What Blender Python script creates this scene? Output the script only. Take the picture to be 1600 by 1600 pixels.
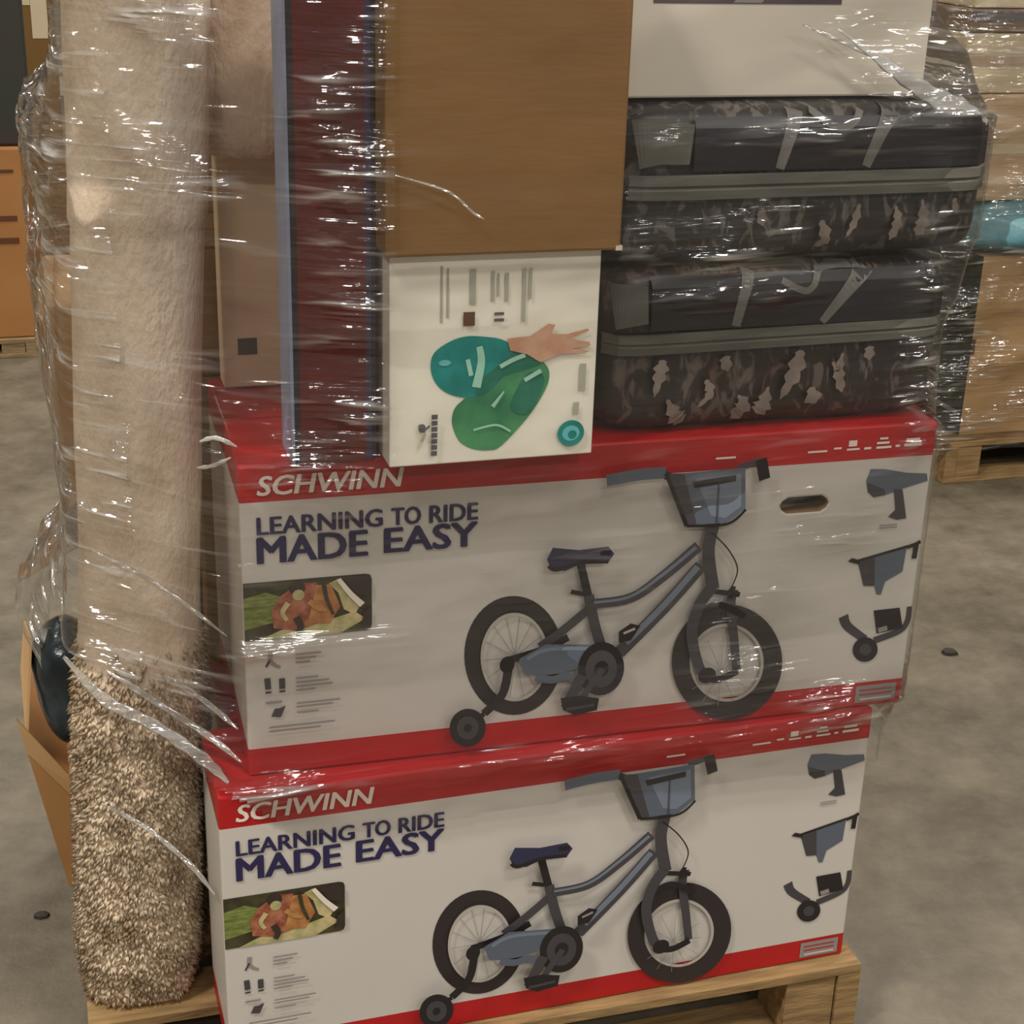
import bpy, bmesh, math, random
from mathutils import Vector, Matrix, noise
random.seed(7)
for o in list(bpy.data.objects): bpy.data.objects.remove(o)
SC = bpy.context.scene
COL = SC.collection
R = math.radians

# ------------------------------------------------------------------ camera
cam_d = bpy.data.cameras.new('camera'); cam = bpy.data.objects.new('camera', cam_d); COL.objects.link(cam)
right = Vector((0.95949623, -0.28025879, 0.0286705)); up = Vector((0.07897069, 0.36525337, 0.92755248)); fwd = Vector((0.27042673, 0.88771898, -0.37259146))
m = Matrix((right, up, -fwd)).transposed().to_4x4(); m.translation = Vector((-0.212, -1.9095, 1.7675))
cam.matrix_world = m
cam_d.sensor_width = 36; cam_d.lens = 36*2457.58/1600; cam_d.clip_end = 100; cam_d.clip_start = .05
SC.camera = cam

# ------------------------------------------------------------------ light and exposure
W = bpy.data.worlds.new('warehouse_air'); SC.world = W; W.use_nodes = True
W.node_tree.nodes['Background'].inputs[0].default_value = (1, .95, .885, 1)
W.node_tree.nodes['Background'].inputs[1].default_value = .31
SC.view_settings.view_transform = 'Standard'; SC.view_settings.look = 'None'
SC.view_settings.exposure = -0.34; SC.view_settings.gamma = 1; SC.cycles.max_bounces = 6; SC.cycles.diffuse_bounces = 3; SC.cycles.glossy_bounces = 2; SC.cycles.transparent_max_bounces = 10; SC.view_settings.use_curve_mapping = False
LAMPS = [(-2.6, -1.6), (1.2, -2.6), (4.6, -1.6), (-2.2, -6.2), (1.2, -6.2), (4.6, -6.2), (-2.6, 3.2), (1.2, 3.2), (5.0, 3.2), (-2.6, 8), (1.6, 8), (5.6, 8)]  # row farthest behind the camera is added for film glints and frontal light
LAMP_Z, LAMP_W = 5.6, 135
for (lx, ly) in LAMPS:
    ld = bpy.data.lights.new('lamp_light', 'AREA'); ld.shape = 'RECTANGLE'; ld.size = 1.2; ld.size_y = .5
    ld.energy = LAMP_W*(2.6 if (lx, ly) == LAMPS[0] else 1); ld.color = (1, .94, .865)
    lo = bpy.data.objects.new('lamp_light', ld); COL.objects.link(lo); lo.location = (lx, ly, LAMP_Z - .02)

# ------------------------------------------------------------------ helpers
def lin(c):
    return tuple(((v/255)/12.92 if v/255 <= .04045 else ((v/255+.055)/1.055)**2.4) for v in c)
MATS = {}
def mat(name, rgb, rough=.6, var=.0, scale=8, bump=0, bscale=60, stretch=(1, 1, 1), rgb2=None, spec=.5, detail=5, metal=0):
    if name in MATS: return MATS[name]
    M = bpy.data.materials.new(name); M.use_nodes = True; nt = M.node_tree; b = nt.nodes['Principled BSDF']
    c = lin(rgb); b.inputs['Base Color'].default_value = (*c, 1); b.inputs['Roughness'].default_value = rough
    b.inputs['Specular IOR Level'].default_value = spec; b.inputs['Metallic'].default_value = metal
    if var or rgb2 or bump:
        tc = nt.nodes.new('ShaderNodeTexCoord'); mp = nt.nodes.new('ShaderNodeMapping'); mp.inputs['Scale'].default_value = stretch
        nt.links.new(tc.outputs['Object'], mp.inputs[0])
    if var or rgb2:
        n = nt.nodes.new('ShaderNodeTexNoise'); n.inputs['Scale'].default_value = scale; n.inputs['Detail'].default_value = detail
        nt.links.new(mp.outputs[0], n.inputs['Vector'])
        r = nt.nodes.new('ShaderNodeValToRGB'); c2 = lin(rgb2) if rgb2 else tuple(v*(1-var) for v in c)
        r.color_ramp.elements[0].position = .35; r.color_ramp.elements[1].position = .65
        r.color_ramp.elements[0].color = (*c2, 1); r.color_ramp.elements[1].color = (*c, 1)
        nt.links.new(n.outputs[0], r.inputs[0]); nt.links.new(r.outputs[0], b.inputs['Base Color'])
    if bump:
        n2 = nt.nodes.new('ShaderNodeTexNoise'); n2.inputs['Scale'].default_value = bscale; n2.inputs['Detail'].default_value = 4
        nt.links.new(mp.outputs[0], n2.inputs['Vector'])
        bp = nt.nodes.new('ShaderNodeBump'); bp.inputs['Strength'].default_value = bump; bp.inputs['Distance'].default_value = .01
        nt.links.new(n2.outputs[0], bp.inputs['Height']); nt.links.new(bp.outputs[0], b.inputs['Normal'])
    MATS[name] = M
    return M
def mesh_obj(name, verts, faces, mats, parent=None, idx=None, smooth=False, loc=None):
    me = bpy.data.meshes.new(name); me.from_pydata([tuple(v) for v in verts], [], faces)
    for M in (mats if isinstance(mats, (list, tuple)) else [mats]): me.materials.append(M)
    if idx: me.polygons.foreach_set('material_index', idx)
    if smooth: me.polygons.foreach_set('use_smooth', [True]*len(me.polygons))
    me.update()
    o = bpy.data.objects.new(name, me); COL.objects.link(o)
    if parent: o.parent = parent
    if loc: o.location = loc
    return o
def tag(o, label=None, cat=None, group=None, kind=None):
    if label: o['label'] = label
    if cat: o['category'] = cat
    if group: o['group'] = group
    if kind: o['kind'] = kind
    return o
def empty(name, loc, rz=0):
    o = bpy.data.objects.new(name, None); COL.objects.link(o); o.location = loc; o.rotation_euler = (0, 0, rz); o.empty_display_size = .05
    return o
def bevel(o, w=.003, seg=2):
    b = o.modifiers.new('bevel', 'BEVEL'); b.width = w; b.segments = seg; b.limit_method = 'ANGLE'; b.angle_limit = R(50)
    return o
class MB:
    def __init__(s): s.v = []; s.f = []; s.i = []; s.mats = []
    def mi(s, M):
        if M not in s.mats: s.mats.append(M)
        return s.mats.index(M)
    def face(s, pts, M):
        n = len(s.v); s.v += [tuple(p) for p in pts]; s.f.append(list(range(n, n+len(pts)))); s.i.append(s.mi(M))
    def box(s, x0, x1, y0, y1, z0, z1, M, skip=''):
        n = len(s.v); s.v += [(x0, y0, z0), (x1, y0, z0), (x1, y1, z0), (x0, y1, z0), (x0, y0, z1), (x1, y0, z1), (x1, y1, z1), (x0, y1, z1)]
        for k, q in dict(b=(3, 2, 1, 0), t=(4, 5, 6, 7), f=(0, 1, 5, 4), r=(1, 2, 6, 5), k=(2, 3, 7, 6), l=(3, 0, 4, 7)).items():
            if k in skip: continue
            s.f.append([n+a for a in q]); s.i.append(s.mi(M))
    def build(s, name, parent=None, smooth=False, loc=None):
        return mesh_obj(name, s.v, s.f, s.mats, parent, s.i, smooth, loc)
def box_obj(name, x0, x1, y0, y1, z0, z1, M, parent=None, bev=.003):
    b = MB(); b.box(x0, x1, y0, y1, z0, z1, M); o = b.build(name, parent)
    if bev: bevel(o, bev)
    return o
def copy_tree(o, parent=None):
    c = o.copy(); COL.objects.link(c); c.parent = parent
    for ch in list(o.children): copy_tree(ch, c)
    return c
def smooth_path(P, n=6):
    out = []
    for i in range(len(P)-1):
        p0 = P[max(i-1, 0)]; p1 = P[i]; p2 = P[i+1]; p3 = P[min(i+2, len(P)-1)]
        for k in range(n):
            t = k/n
            out.append(tuple(.5*((2*b)+(-a+c)*t+(2*a-5*b+4*c-d)*t*t+(-a+3*b-3*c+d)*t**3) for a, b, c, d in zip(p0, p1, p2, p3)))
    out.append(tuple(P[-1])); return out
class Art:
    """flat print lying on a face: (u right, v up) at y = -layer thickness"""
    def __init__(s, yf=None): s.mb = MB(); s.k = 0; s.yf = yf
    def P(s, u, v):
        y = -(.0006+.00025*s.k)
        return (u, (s.yf(u, v)-.002 if s.yf else 0)+y, v)
    def poly(s, pts, M):
        s.k += 1
        s.mb.face([s.P(u, v) for u, v in pts], M)
    def blob(s, pts, M, n=4):
        P = list(pts); q = smooth_path([P[-1]]+P+[P[0], P[1]], n)[n:-n-1]; s.poly(q, M)
    def rect(s, u0, v0, u1, v1, M): s.poly([(u0, v0), (u1, v0), (u1, v1), (u0, v1)], M)
    def stroke(s, pts, w, M, w2=None, n=6, leaf=False):
        s.k += 1
        P = smooth_path(pts, n) if len(pts) > 2 else (smooth_path(pts, n) if s.yf else [tuple(p) for p in pts])
        L = []; Rr = []
        for i, p in enumerate(P):
            a = P[max(i-1, 0)]; b = P[min(i+1, len(P)-1)]; dx, dy = b[0]-a[0], b[1]-a[1]; l = math.hypot(dx, dy) or 1
            t = i/(len(P)-1); ww = (w+((w2 if w2 is not None else w)-w)*t)/2*((math.sin(math.pi*min(max(t, .02), .98))**.7*(1+.35*math.sin(i*2.1))) if leaf else 1)
            L.append((p[0]-dy/l*ww, p[1]+dx/l*ww)); Rr.append((p[0]+dy/l*ww, p[1]-dx/l*ww))
        for i in range(len(P)-1):
            s.mb.face([s.P(*Rr[i]), s.P(*Rr[i+1]), s.P(*L[i+1]), s.P(*L[i])], M)
    def disc(s, c, a, b, M, n=28):
        s.poly([(c[0]+a[0]*math.cos(t)+b[0]*math.sin(t), c[1]+a[1]*math.cos(t)+b[1]*math.sin(t)) for t in [2*math.pi*i/n for i in range(n)]], M)
    def ring(s, o4, i4, M, n=48):
        s.k += 1
        def el(q, t):
            E, N, Wp, S = q
            cx = (E[0]+N[0]+Wp[0]+S[0])/4; cy = (E[1]+N[1]+Wp[1]+S[1])/4
            return (cx+(E[0]-Wp[0])/2*math.cos(t)+(N[0]-S[0])/2*math.sin(t), cy+(E[1]-Wp[1])/2*math.cos(t)+(N[1]-S[1])/2*math.sin(t))
        for i in range(n):
            a, b = 2*math.pi*i/n, 2*math.pi*(i+1)/n
            s.mb.face([s.P(*el(i4, a)), s.P(*el(o4, a)), s.P(*el(o4, b)), s.P(*el(i4, b))], M)
    def build(s, name, parent): return s.mb.build(name, parent)
def lettering(name, text, u0, v0, u1, v1, M, parent, bold=.0, shear=0, y=-.0016, rot=0, rise=0, fat=0):
    cu = bpy.data.curves.new(name, 'FONT'); cu.body = text; cu.size = 1; cu.offset = bold; cu.shear = shear; cu.fill_mode = 'BOTH'; cu.resolution_u = 3
    t = bpy.data.objects.new('tmp', cu); COL.objects.link(t)
    dg = bpy.context.evaluated_depsgraph_get(); me = bpy.data.meshes.new_from_object(t.evaluated_get(dg))
    bpy.data.objects.remove(t)
    xs = [v.co.x for v in me.vertices]; ys = [v.co.y for v in me.vertices]
    a, b, c, d = min(xs), max(xs), min(ys), max(ys)
    for v in me.vertices:
        p, q = (v.co.x-a)/(b-a), (v.co.y-c)/(d-c)
        if rot: p, q = 1-q, p
        v.co = (u0+(u1-u0)*p, y, v0+(v1-v0)*q+rise*p)
    if fat:                                                        # heavier strokes: the word set again a hair to each side
        n0 = len(me.vertices); V0 = [v.co.copy() for v in me.vertices]; F0 = [tuple(p.vertices) for p in me.polygons]
        V1, F1 = [], []
        for k, (dx, dz) in enumerate(((-.5, -.2), (0, .2), (.5, -.2), (-.25, .2), (.25, .2))):
            V1 += [(u0+fat/2+(v.x-u0)*(1-fat/(u1-u0))+dx*fat, v.y-.00004*k, v.z+dz*fat) for v in V0]; F1 += [tuple(i+k*n0 for i in f) for f in F0]
        me = bpy.data.meshes.new(name); me.from_pydata(V1, [], F1)
    me.materials.clear(); me.materials.append(M); me.name = name
    o = bpy.data.objects.new(name, me); COL.objects.link(o); o.parent = parent
    return o

# ------------------------------------------------------------------ setting
def concrete():
    M = bpy.data.materials.new('concrete'); M.use_nodes = True; nt = M.node_tree; b = nt.nodes['Principled BSDF']
    tc = nt.nodes.new('ShaderNodeTexCoord')
    def nz(sc, det, ro=.6):
        n = nt.nodes.new('ShaderNodeTexNoise'); n.inputs['Scale'].default_value = sc; n.inputs['Detail'].default_value = det; n.inputs['Roughness'].default_value = ro
        nt.links.new(tc.outputs['Object'], n.inputs['Vector']); return n
    a, d, e = nz(2.6, 7), nz(12, 8, .7), nz(60, 4)
    r = nt.nodes.new('ShaderNodeValToRGB'); r.color_ramp.elements[0].position = .33; r.color_ramp.elements[1].position = .68
    r.color_ramp.elements[0].color = (*lin((72, 64, 50)), 1); r.color_ramp.elements[1].color = (*lin((128, 119, 101)), 1)
    mx = nt.nodes.new('ShaderNodeMath'); mx.operation = 'MULTIPLY_ADD'; mx.inputs[1].default_value = .55
    mx2 = nt.nodes.new('ShaderNodeMath'); mx2.operation = 'MULTIPLY'; mx2.inputs[1].default_value = .45
    nt.links.new(d.outputs[0], mx2.inputs[0]); nt.links.new(a.outputs[0], mx.inputs[0]); nt.links.new(mx2.outputs[0], mx.inputs[2]); nt.links.new(mx.outputs[0], r.inputs[0])
    nt.links.new(r.outputs[0], b.inputs['Base Color'])
    b.inputs['Roughness'].default_value = .5
    bp = nt.nodes.new('ShaderNodeBump'); bp.inputs['Strength'].default_value = .15; bp.inputs['Distance'].default_value = .01
    nt.links.new(e.outputs[0], bp.inputs['Height']); nt.links.new(bp.outputs[0], b.inputs['Normal'])
    return M
b = MB(); b.box(-7, 11, -9, 12, -.1, 0, concrete()); tag(b.build('floor'), kind='structure')
wallm = mat('wall_paint', (176, 168, 150), .8, var=.1, scale=2)
for nm, q in dict(wall_back=(-7, 11, 12, 12.15, 0, 6.4), wall_left=(-7.15, -7, -9, 12, 0, 6.4), wall_right=(11, 11.15, -9, 12, 0, 6.4)).items():
    b = MB(); b.box(*q, wallm); tag(b.build(nm), kind='structure')

WOOD = mat('pallet_wood', (158, 128, 84), .75, rgb2=(122, 96, 60), scale=5, stretch=(2, 14, 14), bump=.2, bscale=20)
WOOD_OLD = mat('pallet_wood_weathered', (150, 128, 92), .8, rgb2=(120, 98, 66), scale=5, stretch=(2, 14, 14), bump=.2, bscale=20)
def pallet(x0, y0, lx, ly, label, h=.14, M=WOOD, rz=0, group=None):
    root = empty('wooden_pallet', (x0, y0, 0), rz); tag(root, label, 'pallet', group)
    bt, n = .018, 7; w = .1
    deck = None
    for k in range(n):
        yy = k*(ly-w)/(n-1)
        if deck is None:
            deck = box_obj('deck_board', 0, lx, 0, w, h-bt, h, M, root, .002)
        else:
            c = deck.copy(); COL.objects.link(c); c.parent = root; c.location = (0, yy, 0)
    for k in range(3):
        box_obj('bottom_board', 0, lx, k*(ly-w)/2, k*(ly-w)/2+w, 0, bt, M, root, .002)
    # notched stringers under the deck boards
    for k in range(3):
        sx = k*(lx-.04)/2
        z0, z1 = bt, h-bt
        prof = [(0, z0), (.16, z0), (.18, z0+.04), (.36, z0+.04), (.38, z0), (ly-.38, z0), (ly-.36, z0+.04), (ly-.18, z0+.04), (ly-.16, z0), (ly, z0), (ly, z1), (0, z1)]
        mb = MB(); N = len(prof)
        A = [(sx, y, z) for y, z in prof]; B = [(sx+.04, y, z) for y, z in prof]
        mb.face(A[::-1], M); mb.face(B, M)
        for i in range(N): mb.face([A[i], A[(i+1) % N], B[(i+1) % N], B[i]], M)
        mb.build('stringer', root)
    for k in range(3):                                              # end blocks that show at the front
        sx = k*(lx-.13)/2
        box_obj('block', sx+(.042 if k == 0 else 0), sx+.13-(.042 if k == 2 else 0), .004, .1, bt, h-bt, M, root, .002) if k != 1 else None
    return root
pallet(-.245, -.055, 1.22, 1.02, 'pale wooden pallet under the two stacked bicycle boxes', M=WOOD)

# ------------------------------------------------------------------ bicycle boxes
BW, BH, BD = 1.003, .459, .19
WHITE = mat('box_white_print', (199, 193, 184), .42, var=.04, scale=3)
RED = mat('box_red_print', (178, 22, 26), .38, var=.12, scale=4)
NAVY = mat('print_navy', (40, 34, 74), .45); BLACK = mat('print_black', (34, 28, 30), .45); TYRE = mat('print_tyre', (46, 38, 38), .5)
SLATE = mat('print_slate', (88, 96, 108), .45); SLATE2 = mat('print_slate_light', (112, 122, 136), .45); STEEL = mat('print_steel', (66, 62, 66), .45)
SEATC = mat('print_seat', (46, 46, 72), .45); GREY = mat('print_grey', (140, 134, 130), .5); PALE = mat('print_pale', (226, 214, 200), .5)
RIM = mat('print_rim', (176, 170, 160), .5); KRAFT_IN = mat('kraft_inner', (120, 92, 60), .8)
HOLE = mat('hole_shade_card', (70, 56, 42), .9)  # dark colour stands in for shade deep inside the box
def band_side(mb, pts_lo, pts_hi, levels):
    """vertical face from two bottom points; bands of material by height"""
    for z0, z1, M in levels:
        a, b_ = pts_lo, pts_hi
        mb.face([(a[0], a[1], z0), (b_[0], b_[1], z0), (b_[0], b_[1], z1), (a[0], a[1], z1)], M)
def bike_box(label, slot=False, art=True):
    root = empty('bicycle_box', (0, 0, 0)); tag(root, label, 'box', 'boxed children\'s bicycles on the pallet')
    LV = [(0, .0425, RED), (.0425, .408, WHITE), (.408, BH, RED)]
    mb = MB()
    if not slot: band_side(mb, (0, 0), (BW, 0), LV)
    else:
        band_side(mb, (0, 0), (BW, 0), [LV[0], LV[2]])
        z0, z1 = .0425, .408
        s0, s1 = .767, .8427; zt, zb = .3566, .3335; zm = (zt+zb)/2
        top = [(s0, zm), (s0+.004, zt-.005), (s0+.012, zt), (s1-.012, zt), (s1-.004, zt-.005), (s1, zm)]
        bot = [(s0, zm), (s0+.004, zb+.005), (s0+.012, zb), (s1-.012, zb), (s1-.004, zb+.005), (s1, zm)]
        F = lambda L: [(x, 0, z) for x, z in L]
        mb.face(F([(0, z0), (s0, z0), (s0, zm), (s0, z1), (0, z1)]), WHITE)
        mb.face(F([(s1, z0), (BW, z0), (BW, z1), (s1, z1), (s1, zm)]), WHITE)
        mb.face(F([(s0, z0), (s1, z0)] + bot[::-1]), WHITE)
        mb.face(F(top + [(s1, z1), (s0, z1)]), WHITE)
        loop = top + bot[::-1][1:-1]
        for i in range(len(loop)):
            a, c = loop[i], loop[(i+1) % len(loop)]
            mb.face([(a[0], 0, a[1]), (c[0], 0, c[1]), (c[0], .11, c[1]), (a[0], .11, a[1])], KRAFT_IN)
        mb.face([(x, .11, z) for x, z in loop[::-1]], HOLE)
    band_side(mb, (BW, 0), (BW, BD), LV); band_side(mb, (BW, BD), (0, BD), LV); band_side(mb, (0, BD), (0, 0), LV)
    mb.face([(0, 0, BH), (BW, 0, BH), (BW, BD, BH), (0, BD, BH)], RED); mb.face([(0, BD, 0), (BW, BD, 0), (BW, 0, 0), (0, 0, 0)], KRAFT_IN)
    body = mb.build('carton', root)
    bm = bmesh.new(); bm.from_mesh(body.data); bmesh.ops.remove_doubles(bm, verts=bm.verts, dist=1e-5); bmesh.ops.recalc_face_normals(bm, faces=bm.faces); bm.to_mesh(body.data); bm.free()
    bevel(body, .0035)
    # seam tape along the top
    return root, body
def bike_art(root, body):
    a = Art()
    a.ring([(0.4499, 0.1398), (0.3739, 0.2409), (0.3048, 0.1554), (0.3796, 0.0518)], [(0.4265, 0.1423), (0.3746, 0.2149), (0.3292, 0.1528), (0.3788, 0.0774)], TYRE)
    c = (.378, .147)
    for i in range(14):
        t = i*2*math.pi/14+.1
        a.stroke([c, (c[0]+.046*math.cos(t), c[1]+.066*math.sin(t)-.006*math.cos(t))], .0008, GREY)
    a.ring([(0.428, 0.1422), (0.3746, 0.2165), (0.3277, 0.153), (0.3788, 0.0758)], [(0.424, 0.1426), (0.3748, 0.2115), (0.332, 0.1526), (0.3786, 0.081)], RIM)
    a.ring([(0.7938, 0.0941), (0.696, 0.1987), (0.6163, 0.1133), (0.7124, 0.0058)], [(0.7604, 0.0977), (0.6988, 0.1655), (0.6447, 0.1103), (0.7096, 0.0388)], TYRE)
    a.ring([(0.762, 0.0975), (0.6987, 0.1675), (0.6432, 0.1105), (0.7098, 0.037)], [(0.757, 0.098), (0.699, 0.162), (0.648, 0.110), (0.7094, 0.042)], RIM)
    c = (.694, .092)
    for i in range(12):
        t = i*2*math.pi/12
        a.stroke([c, (c[0]+.05*math.cos(t), c[1]+.058*math.sin(t)-.004*math.cos(t))], .0008, GREY)
    S = a.stroke
    S([(0.703, 0.2239), (0.7, 0.20), (0.7106, 0.1388), (0.7186, 0.0903)], .015, STEEL, .013)
    S([(0.3627, 0.1446), (0.4188, 0.1577), (0.4538, 0.1731)], .012, BLACK)
    S([(0.4875, 0.2188), (0.4462, 0.1852), (0.4121, 0.1619)], .014, STEEL)
    S([(0.4664, 0.2876), (0.4837, 0.223)], .012, BLACK)
    S([(0.481, 0.236), (0.492, 0.19), (0.5055, 0.1486)], .0155, STEEL)
    S([(0.4543, 0.2444), (0.474, 0.2388)], .007, BLACK)
    S([(0.6415, 0.2983), (0.5934, 0.2577), (0.5446, 0.2266), (0.4873, 0.2226)], .018, STEEL, .015)
    S([(0.638, 0.297), (0.5914, 0.2597), (0.5436, 0.2291), (0.4893, 0.2246)], .006, SLATE2, .004)
    S([(0.6475, 0.2679), (0.5968, 0.2083), (0.5308, 0.1405)], .021, STEEL)
    S([(0.6425, 0.2665), (0.5948, 0.2103), (0.5408, 0.1555)], .010, SLATE2)
    S([(0.6623, 0.3352), (0.6569, 0.2896), (0.6692, 0.2281)], .019, STEEL)
    S([(0.6582, 0.3192), (0.6862, 0.2908), (0.7038, 0.2592), (0.6986, 0.233), (0.6886, 0.2187)], .0022, BLACK)
    S([(0.6665, 0.2263), (0.7113, 0.2165)], .008, BLACK); S([(0.700, 0.231), (0.696, 0.213)], .008, BLACK)
    S([(0.646, 0.192), (0.6786, 0.2043), (0.7221, 0.1807)], .010, BLACK)
    S([(0.6664, 0.2327), (0.6484, 0.2048), (0.6409, 0.1616), (0.6565, 0.105), (0.673, 0.0873)], .020, STEEL, .014)
    S([(0.6605, 0.0902), (0.6887, 0.0816), (0.7185, 0.0923)], .012, BLACK)
    a.disc((.67, .09), (.014, 0), (0, .013), BLACK)
    # handlebar, grips and basket
    S([(0.5728, 0.4156), (0.6, 0.40), (0.625, 0.365), (0.642, 0.335)], .012, BLACK)
    S([(0.4971, 0.4091), (0.5405, 0.414), (0.5828, 0.4146)], .017, SLATE)
    S([(0.6911, 0.4143), (0.7262, 0.4228)], .010, STEEL); S([(0.724, 0.425), (0.7323, 0.3941)], .017, BLACK)
    a.poly([(0.5864, 0.4116), (0.6206, 0.334), (0.6791, 0.3322), (0.7067, 0.3522), (0.7011, 0.4143)], SLATE)
    a.poly([(0.628, 0.403), (0.655, 0.345), (0.6771, 0.340), (0.700, 0.356), (0.6951, 0.4063)], SLATE2)
    a.poly([(0.5829, 0.4139), (0.6096, 0.412), (0.6339, 0.3341), (0.6188, 0.3328)], STEEL)
    a.poly([(0.623, 0.3983), (0.6273, 0.389), (0.6883, 0.3954), (0.6875, 0.4045)], BLACK)
    S([(0.5829, 0.4139), (0.6188, 0.3328)], .006, BLACK); S([(.6188, .3328), (.68, .331), (.707, .351)], .004, BLACK)
    S([(0.6623, 0.395), (0.664, 0.334)], .002, STEEL)
    # saddle, chain guard, chain ring, pedals
    a.poly([(0.4233, 0.3167), (0.4153, 0.2993), (0.4228, 0.2841), (0.4422, 0.2798), (0.4663, 0.2894), (0.5053, 0.2878), (0.5135, 0.3), (0.504, 0.3117), (0.4619, 0.3098)], SEATC)
    S([(0.418, 0.290), (0.43, 0.283), (0.4663, 0.2904), (0.5053, 0.2888)], .006, BLACK)
    S([(.492, .3035), (.508, .302)], .007, BLACK)
    a.poly([(0.3801, 0.1504), (0.388, 0.1247), (0.4095, 0.1204), (0.4417, 0.1207), (0.4989, 0.1338), (0.5237, 0.1466), (0.5121, 0.1594), (0.4184, 0.1691)], SLATE)
    S([(.392, .149), (.425, .161), (.505, .153)], .006, SLATE2)
    S([(.405, .119), (.43, .112), (.45, .116), (.465, .108)], .012, SLATE); 
    a.disc((.503, .1215), (.035, -.004), (0, .043), BLACK); a.disc((.503, .1215), (.024, -.003), (0, .030), STEEL); a.disc((.503, .1215), (.011, 0), (0, .013), BLACK)
    S([(0.505, 0.1215), (0.483, 0.0888), (0.4729, 0.0703)], .011, STEEL)
    S([(.475, .115), (.46, .085), (.452, .065)], .016, STEEL)
    a.poly([(0.4433, 0.0816), (0.4478, 0.0615), (0.4664, 0.0513), (0.4993, 0.0554), (0.5019, 0.0749), (0.4723, 0.0822)], BLACK)
    S([(0.452, 0.062), (0.495, 0.065)], .005, STEEL)
    a.poly([(0.5256, 0.1791), (0.5266, 0.1617), (0.5447, 0.1637), (0.558, 0.1854), (0.5431, 0.1907)], BLACK)
    S([(.533, .176), (.55, .182)], .004, GREY)
    S([(0.3644, 0.1444), (0.3568, 0.0993), (0.3304, 0.0706)], .013, BLACK); a.disc((.362, .145), (.011, 0), (0, .013), BLACK)
    S([(.3304, .0706), (.315, .06)], .008, BLACK)
    a.disc((.3067, .0508), (.0265, -.003), (0, .031), BLACK); a.disc((.3067, .0508), (.016, -.002), (0, .019), STEEL); a.disc((.3067, .0508), (.006, 0), (0, .007), BLACK)
    tag(a.build('printed_bicycle', root), 'printed picture of a grey bicycle with training wheels')
    a = Art()
    a.poly([(0.8989, 0.3755), (0.9035, 0.3573), (0.9138, 0.3486), (0.9321, 0.3507), (0.9658, 0.3606), (0.9987, 0.3683), (0.9959, 0.3798), (0.9627, 0.3832), (0.9269, 0.3913), (0.9037, 0.393)], SLATE)
    a.poly([(0.9000, 0.3725), (0.9035, 0.3573), (0.9138, 0.3486), (0.9321, 0.3507), (0.93, .360)], STEEL)
    a.poly([(0.945, 0.3587), (0.9516, 0.3265), (0.9413, 0.3159), (0.9561, 0.3102), (0.9713, 0.3113), (0.9592, 0.3577)], STEEL)
    for v in (.302, .298): a.rect(.929, v, .9575, v+.0018, GREY)
    tag(a.build('printed_saddle', root), 'small printed grey saddle')
    a = Art()
    a.poly([(0.9007, 0.2479), (0.9151, 0.2068), (0.9331, 0.2051), (0.9386, 0.1904), (0.9458, 0.1897), (0.9502, 0.2106), (0.977, 0.2247), (0.9788, 0.2644)], SLATE)
    a.poly([(0.9007, 0.2479), (0.9151, 0.2068), (0.9331, 0.2051), (.928, .253)], STEEL)
    a.stroke([(.9, .249), (.979, .2655)], .004, BLACK)
    a.poly([(0.8842, 0.2494), (0.9036, 0.243), (0.9028, 0.25), (0.8905, 0.2546)], BLACK)
    a.stroke([(.979, .2645), (.992, .268), (1.0, .272)], .006, BLACK); a.stroke([(.994, .268), (.993, .245)], .008, BLACK)
    tag(a.build('printed_basket', root), 'small printed grey basket')
    a = Art()
    a.stroke([(0.8877, 0.1596), (0.8969, 0.1419), (0.9286, 0.1169)], .016, STEEL, .012); a.stroke([(0.9969, 0.1652), (0.9966, 0.1411), (0.9855, 0.1257), (0.9436, 0.113)], .008, STEEL, .012)
    a.poly([(0.9371, 0.1643), (0.9469, 0.1248), (0.9897, 0.1301), (0.9802, 0.1649)], BLACK); a.poly([(.947, .134), (.95, .126), (.965, .129), (.962, .137)], GREY)
    a.disc((.9308, .0997), (.021, -.002), (-.002, .021), BLACK); a.disc((.9308, .0997), (.010, -.001), (-.001, .010), STEEL)
    tag(a.build('printed_training_wheel', root), 'small printed training wheel')
    # picture of a child riding
    Pg = mat('photo_olive', (70, 66, 38), .5, rgb2=(46, 40, 26), scale=40); Pgr = mat('photo_green', (132, 140, 74), .5, rgb2=(84, 98, 40), scale=50, stretch=(1, 1, 4)); Pred = mat('photo_red', (128, 58, 44), .5, rgb2=(176, 118, 84), scale=60)
    Pdk = mat('photo_dark', (52, 42, 34), .5); Pcr = mat('photo_cream', (206, 186, 140), .5, rgb2=(150, 150, 96), scale=45); Por = mat('photo_orange', (182, 136, 76), .5, rgb2=(150, 84, 52), scale=50)
    a = Art()
    q0, q1, q2, q3 = 0.001, .1735, .2095, .2945; rr = .008
    a.poly([(q0, q2), (q1-rr, q2), (q1-.002, q2+.002), (q1, q2+rr), (q1, q3-rr), (q1-.002, q3-.002), (q1-rr, q3), (q0, q3)], Pg)
    a.poly([(q0, .226), (.05, .236), (.06, .268), (.03, .279), (q0, .272)], Pgr)
    a.poly([(.02, q2+.0), (.13, q2), (.165, .228), (.15, .24), (.09, .225), (.05, .222)], Pcr)
    a.poly([(.115, .285), (.128, .291), (.158, .25), (.15, .235), (.135, .245), (.128, .27)], Pcr)
    a.poly([(.040, .226), (.07, .219), (.102, .228), (.112, .262), (.098, .288), (.075, .29), (.05, .272), (.037, .25)], Pred)
    a.poly([(.086, .229), (.116, .226), (.13, .25), (.118, .284), (.098, .284)], Por)
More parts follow.
